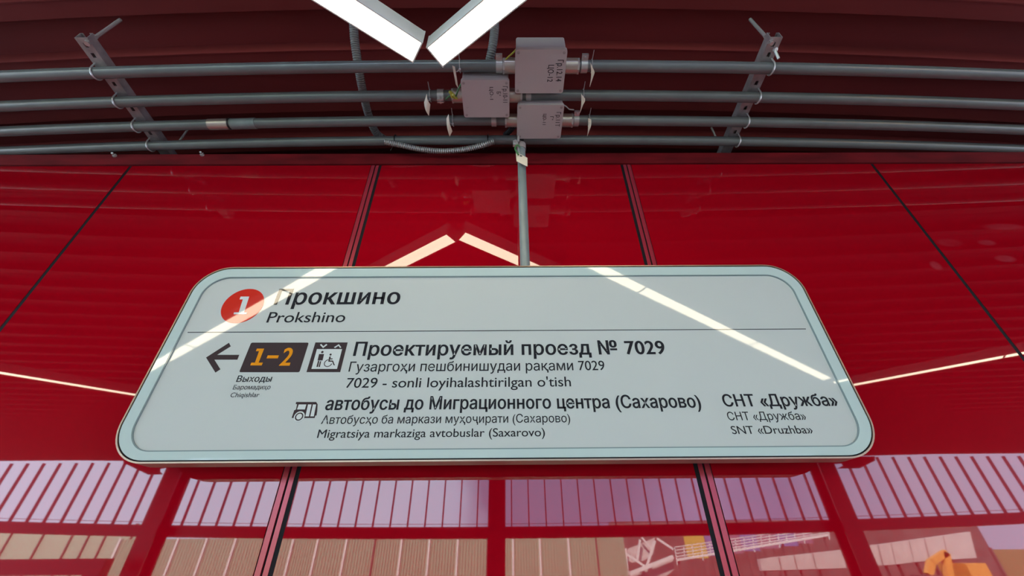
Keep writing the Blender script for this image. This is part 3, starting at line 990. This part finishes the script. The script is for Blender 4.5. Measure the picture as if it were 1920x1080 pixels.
# bus symbol
def bs(k):
    return (180 + k[0] / 3.692, 700 + k[1] / 3.692)
bus = shape('bus_symbol', [bs(k) for k in [(1386, 198), (1524, 198), (1534, 214), (1531, 262), (1530, 268), (1526, 292), (1518, 292), (1513, 309), (1440, 309), (1372, 309), (1354, 309), (1372, 256), (1384, 250), (1392, 214), (1382, 212)]], M['brown'])
def bp_(name, pts, mt, y=y2):
    return obj(name, prism_y(BM(), [sp(*bs(k)) for k in pts], y, y + 0.0008), mt, bus)
bp_('bus_window', [(1404, 216), (1456, 216), (1446, 250), (1392, 250)], M['white'])
bp_('bus_window', [(1468, 216), (1492, 216), (1474, 298), (1450, 298)], M['white'])
bp_('bus_window', [(1502, 216), (1524, 216), (1508, 298), (1484, 298)], M['white'])
cw = sp(*bs((1407, 300)))
obj('wheel_arch', prism_y(BM(), circ(*cw, 0.0118, 28), y2, y2 + 0.0008), M['white'], bus)
b = ring_y(BM(), circ(*cw, 0.0090, 28), circ(*cw, 0.0064, 28), y3, y3 + 0.0008)
obj('wheel', b, M['brown'], bus)

# pole that carries the sign
PXC, PYC = 0.0455, 0.926
pole = thing('sign_pole', 'vertical grey pole between the lowest junction box and the sign', 'pole', (PXC, PYC, SZ1))
obj('tube', tube(BM(), [(PXC, PYC, SZ1 - 0.001), (PXC, PYC, 1.262)], 0.0143, 24), M['pole'], pole, smooth=True)
obj('top_collar', tube(BM(), [(PXC, PYC, 1.235), (PXC, PYC, 1.264)], 0.0170, 20), M['strut'], pole, smooth=True)
obj('hanger', tube(BM(), [(PXC, PYC, 1.258), (PXC - 0.001, PYC + 0.010, 1.285), (PXC - 0.003, PYC + 0.030, 1.315), (PXC - 0.004, PYC + 0.046, 1.345)], 0.0085, 14), M['black'], pole, smooth=True)
b = BM()
tube(b, [(PXC - 0.016, PYC + 0.046, ZP), (PXC + 0.012, PYC + 0.046, ZP)], PR + 0.003, 20)
obj('hanger_clamp', b, M['black'], pole, smooth=True)
b = BM()
box(b, PXC - 0.030, PXC - 0.012, PYC - 0.022, PYC - 0.012, 1.236, 1.262)
tube(b, [(PXC - 0.021, PYC - 0.03, 1.25), (PXC - 0.021, PYC - 0.012, 1.25)], 0.005, 6)
tube(b, [(PXC - 0.010, PYC - 0.022, 1.282), (PXC - 0.012, PYC - 0.022, 1.250)], 0.005, 8)
obj('earth_clamp', b, M['zinc'], pole)
obj('floor_flange', tube(BM(), [(PXC, PYC, SZ1 - 0.0005), (PXC, PYC, SZ1 + 0.003)], 0.019, 20), M['seal'], pole)
zw = [on_y(972, 290, 0.895), on_y(966, 279, 0.895), on_y(970, 272, 0.90), on_y(975, 276, 0.905)]
wire_('earth_wire', smooth_path(zw, 6), 0.0032, M['green'], 'yellow-green wire curled at the top of the sign pole')
pq = [on_y(967, 284, 0.902), on_y(989, 296, 0.902), on_y(989, 312, 0.898), on_y(968.5, 302, 0.898)]
root = thing('cable_tag', 'white tag tied across the top of the sign pole', 'tag', sum(pq, Vector()) / 4, TG)
b = BM()
f1 = [b.verts.new(p) for p in pq]; f2 = [b.verts.new(p + V(0, 0.0014, 0)) for p in pq]
b.faces.new(f1); b.faces.new(f2[::-1])
for k in range(4):
    b.faces.new((f1[k], f2[k], f2[(k + 1) % 4], f1[(k + 1) % 4]))
obj('plate', b, M['tag'], root)
hp = on_y(977, 292.5, 0.9005)
b = BM()
tube(b, [hp + V(0.0, 0.003, 0), hp + V(-0.001, -0.001, 0.001), on_y(973, 283, 0.905), on_y(972, 276, 0.912)], 0.0016, 8)
obj('cable_tie', b, M['tie'], root, smooth=True)
obj('slot', box(BM(), hp.x - 0.004, hp.x + 0.004, hp.y - 0.001, hp.y + 0.001, hp.z - 0.0016, hp.z + 0.0012), M['seal'], root)

# ------------------------------------------------------------------ what stands behind the lens and shows in the gloss
def mir(px, py, v):                             # point whose mirror image lies at depth v
    p = on_y(px, py, v)
    return V(p.x, 2 * D - p.y, p.z)
VF = 8.1
YO = 2 * D - VF
def arch(x):
    return 0.0019 * x * x
def bar_x(bm, x0, x1, y0, y1, z0, z1, n=30):
    rows = []
    for i in range(n + 1):
        x = x0 + (x1 - x0) * i / n
        a = arch(x)
        rows.append([bm.verts.new((x, y0, z0 + a)), bm.verts.new((x, y1, z0 + a)), bm.verts.new((x, y1, z1 + a)), bm.verts.new((x, y0, z1 + a))])
    for r0, r1 in zip(rows, rows[1:]):
        for k in range(4):
            bm.faces.new((r0[k], r0[(k + 1) % 4], r1[(k + 1) % 4], r1[k]))
    bm.faces.new(rows[0][::-1]); bm.faces.new(rows[-1])
    return bm
ZB0, ZB1 = 0.335, 0.505
opp = struct('wall_back', bar_x(BM(), -11, 11, YO - 0.12, YO + 0.12, ZB0, ZB1), M['red_paint'])
obj('bottom_rail', bar_x(BM(), -11, 11, YO - 0.02, YO, ZB1 + 0.045, ZB1 + 0.052), M['red_paint'], opp)
sp_m = 0.302
for i in range(-34, 36):
    x = 0.02 + sp_m * i
    if abs(x) < 10.6:
        obj('mullion', box(BM(), x - 0.010, x + 0.010, YO - 0.05, YO + 0.0, ZB1 + arch(x) - 0.01, 1.60), M['red_paint'], opp)
cols = [(mir(932, 1000, VF).x, 'middle'), (mir(272, 1080, VF).x, 'left'), (mir(1607, 1080, VF).x, 'right')]
sp_c = (cols[2][0] - cols[1][0]) / 2
for x, lb in [(c[0], c[1]) for c in cols]:
    root = thing('steel_column', 'red steel column of the open side behind the lens, seen reflected %s' % {'middle': 'in the middle', 'left': 'at the left', 'right': 'at the right'}[lb], 'column', (x, YO + 0.3, FLOOR), 'red columns along the open side')
    b = BM()
    hw = 0.145
    y0_, y1_ = YO + 0.06, YO + 0.36
    box(b, x - hw, x + hw, y1_ - 0.03, y1_, FLOOR, 1.60)
    box(b, x - hw, x + hw, y0_, y0_ + 0.03, FLOOR, 1.60)
    box(b, x - 0.012, x + 0.012, y0_ + 0.03, y1_ - 0.03, FLOOR, 1.60)
    obj('shaft', b, M['red_paint'], root)
    obj('base_plate', box(BM(), x - 0.2, x + 0.2, YO + 0.02, YO + 0.40, FLOOR, FLOOR + 0.02), M['red_paint'], root)
    if lb != 'middle':
        pl = {'left': [(232, 868), (278, 890), (305, 889.5), (300, 884), (300, 879), (310, 877.5), (326, 880), (326, 862), (232, 862)],
              'right': [(1640, 864), (1612, 878), (1570, 878.5), (1581, 873), (1578, 869), (1566, 870), (1556, 872), (1556, 856), (1640, 856)]}[lb]
        q = [mir(px, py, VF - 0.2) for px, py in pl]
        obj('haunch_plate', prism_y(BM(), [(p.x, p.z) for p in q], YO + 0.19, YO + 0.21), M['red_paint'], root)

# ---- construction site beyond
struct('ground', box(BM(), -40, 40, -45, -6.6, FLOOR - 0.4, FLOOR - 0.1), M['ground'])
VN = 13.0
YN = 2 * D - VN
fpx = [543, 590, 645, 699, 750, 803, 857, 913, 962, 1013, 1067, 1120, 1174]
fx_ = [mir(p, 1045, VN).x for p in fpx]
st = fx_[2] - fx_[1]
xs_f = [fx_[0] - st * k for k in range(6, 0, -1)] + fx_
for i in range(len(xs_f) - 1):
    x0, x1 = xs_f[i], xs_f[i + 1]
    root = thing('fence_panel', 'beige ribbed fence panel with white edge post, seen reflected below the sign', 'fence', ((x0 + x1) / 2, YN, FLOOR - 0.1), 'beige fence panels beyond the columns')
    b = BM()
    n = 10
    zt = 0.60
    for k in range(n):
        xa_, xb_ = x0 + (x1 - x0) * k / n, x0 + (x1 - x0) * (k + 1) / n
        box(b, xa_, xb_ - 0.012, YN - 0.02, YN + 0.012, FLOOR - 0.1, zt)
    box(b, x0, x1, YN - 0.03, YN - 0.01, FLOOR - 0.1, zt)
    obj('sheet', b, M['beige'], root)
    if i % 4 != 1:
        obj('post', box(BM(), x0 - 0.025, x0 + 0.025, YN + 0.014, YN + 0.05, FLOOR - 0.1, zt + 0.02), M['whitepaint'], root)
    else:
        obj('post', box(BM(), x0 - 0.02, x0 + 0.02, YN + 0.014, YN + 0.05, FLOOR - 0.1, zt + 0.02), M['darkwall'], root)
# taller cream screen to the left
cpx = [-110, -55, 0, 62, 118, 150, 182, 232, 292]
cx = [mir(p, 1040, VN + 0.6).x for p in cpx]
for i in range(len(cx) - 1):
    root = thing('screen_panel', 'cream site screen panel, seen reflected at the lower left', 'fence', ((cx[i] + cx[i + 1]) / 2, YN - 0.6, FLOOR - 0.1), 'cream screen panels at the left')
    obj('sheet', box(BM(), cx[i] + 0.02, cx[i + 1] - 0.02, YN - 0.65, YN - 0.6, FLOOR - 0.1, 1.0), M['cream'], root)
    obj('post', box(BM(), cx[i] - 0.015, cx[i] + 0.018, YN - 0.66, YN - 0.56, FLOOR - 0.1, 1.02), M['darkwall'], root)
# dark portal frame at lower left
q = [mir(px, py, 7.2) for px, py in [(-90, 1018), (207, 1047), (178, 1140)]]
pf = thing('portal_frame', 'dark red portal frame, seen reflected at the lower left corner', 'gate', (q[1].x, q[1].y, FLOOR))
zt = q[1].z
yq = q[1].y
obj('lintel', box(BM(), q[1].x - 4.2, q[1].x, yq - 0.08, yq + 0.08, zt - 0.20, zt), M['red_paint'], pf)
obj('jamb', box(BM(), q[1].x - 0.24, q[1].x, yq - 0.08, yq + 0.08, FLOOR, zt - 0.20), M['red_paint'], pf)
obj('jamb', box(BM(), q[1].x - 4.2, q[1].x - 3.96, yq - 0.08, yq + 0.08, FLOOR, zt - 0.20), M['red_paint'], pf)
obj('crossbar', box(BM(), q[1].x - 3.96, q[1].x - 0.24, yq - 0.05, yq + 0.05, zt - 0.46, zt - 0.34), M['red_paint'], pf)
# service tray with site lamps above the fence
xa_, xb_ = mir(520, 1015, VN + 0.3).x, mir(1165, 1015, VN + 0.3).x
tr = thing('service_tray', 'white cable tray running above the beige fence, seen in reflection', 'tray', ((xa_ + xb_) / 2, YN - 0.3, 0.46))
obj('tray', box(BM(), mir(800, 1015, VN + 0.3).x, xb_ - 0.4, YN - 0.36, YN - 0.24, 0.61, 0.64), M['whitepaint'], tr)
for k in range(8):
    xk = xa_ + (xb_ - xa_) * (k + 0.3 + 0.3 * random.random()) / 8
    w_ = random.uniform(0.06, 0.25)
    obj('tray_box', box(BM(), xk, xk + w_, YN - 0.36, YN - 0.24, 0.64, 0.64 + random.uniform(0.03, 0.09)), M['whitepaint'], tr)
for k in range(10):
    xk = xa_ + (xb_ - xa_) * (k + 0.5) / 10
    obj('support', box(BM(), xk - 0.02, xk + 0.02, YN - 0.32, YN - 0.28, FLOOR - 0.1, 0.61), M['whitepaint'], tr)
# white truss frame
VT = 14.5
YT = 2 * D - VT
def tz(px, py, v=VT):
    return mir(px, py, v)
tf = thing('truss_frame', 'white lattice frame with diagonal braces, seen reflected right of the fence', 'truss', (tz(1215, 1080).x, YT, FLOOR))
for nm, a, b_, wd in [('chord', (1172, 1028), (1178, 1095), 0.07), ('chord', (1180, 1076), (1262, 1044), 0.09), ('brace', (1175, 1040), (1212, 1064), 0.06), ('brace', (1212, 1064), (1228, 1014), 0.06),
                      ('brace', (1200, 1012), (1195, 1050), 0.05), ('brace', (1232, 1010), (1262, 1030), 0.06), ('brace', (1203, 1008), (1222, 1030), 0.05)]:
    b = BM()
    beam_between(b, tz(*a), tz(*b_), wd, wd)
    obj(nm, b, M['whitepaint'], tf)
pl = [tz(*p, VT + 0.2) for p in [(1176, 1030), (1228, 1008), (1226, 1040), (1205, 1052), (1178, 1056)]]
obj('infill_sheet', prism_y(BM(), [(p.x, p.z) for p in pl], YT - 0.22, YT - 0.20), M['wallwhite'], tf)
pl = [tz(*p, VT + 0.2) for p in [(1180, 1079), (1262, 1048), (1264, 1068), (1235, 1092), (1180, 1095)]]
obj('infill_sheet', prism_y(BM(), [(p.x, p.z) for p in pl], YT - 0.22, YT - 0.20), M['wallwhite'], tf)
obj('mast', box(BM(), tz(1176, 1080).x - 0.04, tz(1176, 1080).x + 0.04, YT - 0.04, YT + 0.04, FLOOR - 0.1, tz(1176, 1060).z), M['whitepaint'], tf)
# white ramp railing
rl = thing('ramp_railing', 'white grid railing of a sloping ramp, seen reflected at the lower right', 'railing', (tz(1400, 1080).x, YT, FLOOR))
lo0, lo1, hi0, hi1 = tz(1268, 1050), tz(1552, 1003), tz(1265, 1026), tz(1552, 985)
for k in range(5):
    t = k / 4
    b = BM()
    beam_between(b, lo0.lerp(hi0, t), lo1.lerp(hi1, t), 0.04, 0.06 if k == 0 else 0.022)
    obj('rail', b, M['whitepaint'], rl)
for k in range(19):
    t = k / 18
    b = BM()
    beam_between(b, lo0.lerp(lo1, t) - V(0, 0, 0.12 if k % 3 == 0 else 0), hi0.lerp(hi1, t), 0.022, 0.022)
    obj('baluster', b, M['whitepaint'], rl)
for t in (0.02, 0.35, 0.7, 0.98):
    p = lo0.lerp(lo1, t)
    obj('support_post', box(BM(), p.x - 0.025, p.x + 0.025, YT - 0.1, YT - 0.05, FLOOR - 0.1, p.z), M['darkwall'], rl)
# coloured hoarding behind the railing
VH = 16.0
YH = 2 * D - VH
HG = 'coloured hoarding sheets behind the railing'
hx = [(1287, 1325, 'yellow', 'yellow'), (1326, 1352, 'blue', 'blue'), (1353, 1392, 'lilac', 'first lilac'), (1393, 1425, 'blue', 'second blue'), (1426, 1462, 'lilac', 'lilac'), (1463, 1500, 'blue', 'third blue'), (1501, 1530, 'lilac', 'second lilac')]
for a, c, mt, nm in hx:
    p0, p1 = mir(a, 1030, VH), mir(c, 1030, VH)
    root = thing('hoarding_sheet', '%s hoarding sheet behind the white railing, seen in reflection' % nm, 'hoarding', ((p0.x + p1.x) / 2, YH, FLOOR - 0.1), HG)
    zlo = mir(a, 1047 - (a - 1287) * 0.13, VH).z
    obj('sheet', box(BM(), p0.x, p1.x, YH - 0.06, YH, zlo, 0.80), M[mt], root)
    obj('leg', box(BM(), p0.x + 0.1, p0.x + 0.2, YH - 0.06, YH, FLOOR - 0.1, zlo), M['darkwall'], root)
    obj('leg', box(BM(), p1.x - 0.2, p1.x - 0.1, YH - 0.06, YH, FLOOR - 0.1, zlo), M['darkwall'], root)
# dull wall far behind at right
p0, p1 = mir(1180, 1060, 19), mir(1850, 1060, 19)
tag(obj('site_wall', box(BM(), p0.x - 0.5, p1.x + 0.5, 2 * D - 19.5, 2 * D - 19, FLOOR - 0.1, 1.35), M['darkwall'], None), 'dull grey wall behind the white panels, seen in reflection', 'wall')
# white wall slabs
VW = 13.6
YW = 2 * D - VW
WG = 'white concrete slabs at the right of the site'
def slab(pts, label):
    q = [mir(px, py, VW) for px, py in pts]
    root = thing('concrete_slab', label, 'slab', (sum(p.x for p in q) / 4, YW, FLOOR - 0.1), WG)
    obj('slab_face', prism_y(BM(), [(p.x, p.z) for p in q], YW - 0.15, YW), M['wallwhite'], root)
    xa_, xb_ = min(p.x for p in q) + 0.1, max(p.x for p in q) - 0.1
    obj('plinth', box(BM(), xa_, xb_, YW - 0.14, YW - 0.02, FLOOR - 0.1, min(p.z for p in q)), M['darkwall'], root)
for a, c, lb in [((1424, 1049, 1070), (1459, 1044, 1069), 'leftmost white slab beyond the railing'), ((1461, 1044, 1069), (1488, 1041, 1068), 'second white slab beyond the railing'), ((1490, 1041, 1068), (1523, 1037, 1067), 'third white slab beyond the railing'), ((1525, 1037, 1067), (1580, 1031, 1065), 'fourth white slab, left of the right column'),
                 ((1612, 1026, 1062), (1645, 1021, 1060), 'white slab just right of the right column'), ((1648, 1021, 1060), (1670, 1018, 1058), 'second white slab right of the right column'), ((1671, 1018, 1058), (1704, 1013, 1054), 'third white slab right of the right column'), ((1705, 1013, 1054), (1732, 1009, 1051), 'white slab left of the excavator boom'), ((1735, 1009, 1051), (1768, 1004, 1049), 'white slab behind the excavator boom'), ((1769, 1004, 1049), (1820, 997, 1046), 'rightmost white slab behind the excavator')]:
    slab([(a[0], a[1]), (c[0] - 1.0, c[1]), (c[0] - 1.0 + (c[2] - c[1]) * 0.25, c[2]), (a[0] + (a[2] - a[1]) * 0.25, a[2])], lb + ', seen in reflection')
# excavator
VX = 12.2
YX = 2 * D - VX
ex = thing('excavator', 'small orange excavator with raised bent boom, seen reflected at lower right', 'excavator', (mir(1790, 1080, VX).x, YX, FLOOR - 0.1))
def ez(px, py):
    return mir(px, py, VX)
b = BM()
beam_between(b, ez(1780, 1085), ez(1772, 1036), 0.12, 0.15)
beam_between(b, ez(1773, 1036), ez(1745, 1054), 0.12, 0.13)
obj('boom', b, M['excav'], ex)
b = BM(); beam_between(b, ez(1746, 1052), ez(1741, 1078), 0.12, 0.14)
obj('dipper_arm', b, M['excav'], ex)
pb = ez(1740, 1078)
obj('bucket', box(BM(), pb.x - 0.25, pb.x + 0.15, YX - 0.25, YX + 0.25, pb.z - 0.45, pb.z), M['darkwall'], ex, bevel=0.05)
pc = ez(1800, 1056)
obj('cab', box(BM(), pc.x - 0.15, pc.x + 0.35, YX - 0.5, YX + 0.3, FLOOR + 0.7, pc.z), M['excav'], ex, bevel=0.04)
obj('house', box(BM(), pc.x - 0.5, pc.x + 1.2, YX - 0.7, YX + 0.5, FLOOR + 0.45, FLOOR + 1.1), M['excav'], ex, bevel=0.05)
obj('track', box(BM(), pc.x - 0.8, pc.x + 1.3, YX + 0.3, YX + 0.7, FLOOR - 0.1, FLOOR + 0.45), M['darkwall'], ex, bevel=0.12)
obj('track', box(BM(), pc.x - 0.8, pc.x + 1.3, YX - 0.9, YX - 0.5, FLOOR - 0.1, FLOOR + 0.45), M['darkwall'], ex, bevel=0.12)
# olive sheet screen
p0, p1 = mir(1858, 1034, 14.5), mir(1990, 1020, 14.5)
root = thing('olive_screen', 'olive sheet screen, seen reflected at the lower right corner', 'screen', ((p0.x + p1.x) / 2, 2 * D - 14.5, FLOOR - 0.1))
obj('sheet', box(BM(), p0.x, p1.x, 2 * D - 14.54, 2 * D - 14.5, FLOOR - 0.1, p0.z + 0.05), M['olive'], root)
obj('post', box(BM(), p0.x - 0.03, p0.x + 0.03, 2 * D - 14.5, 2 * D - 14.44, FLOOR - 0.1, p0.z + 0.1), M['darkwall'], root)
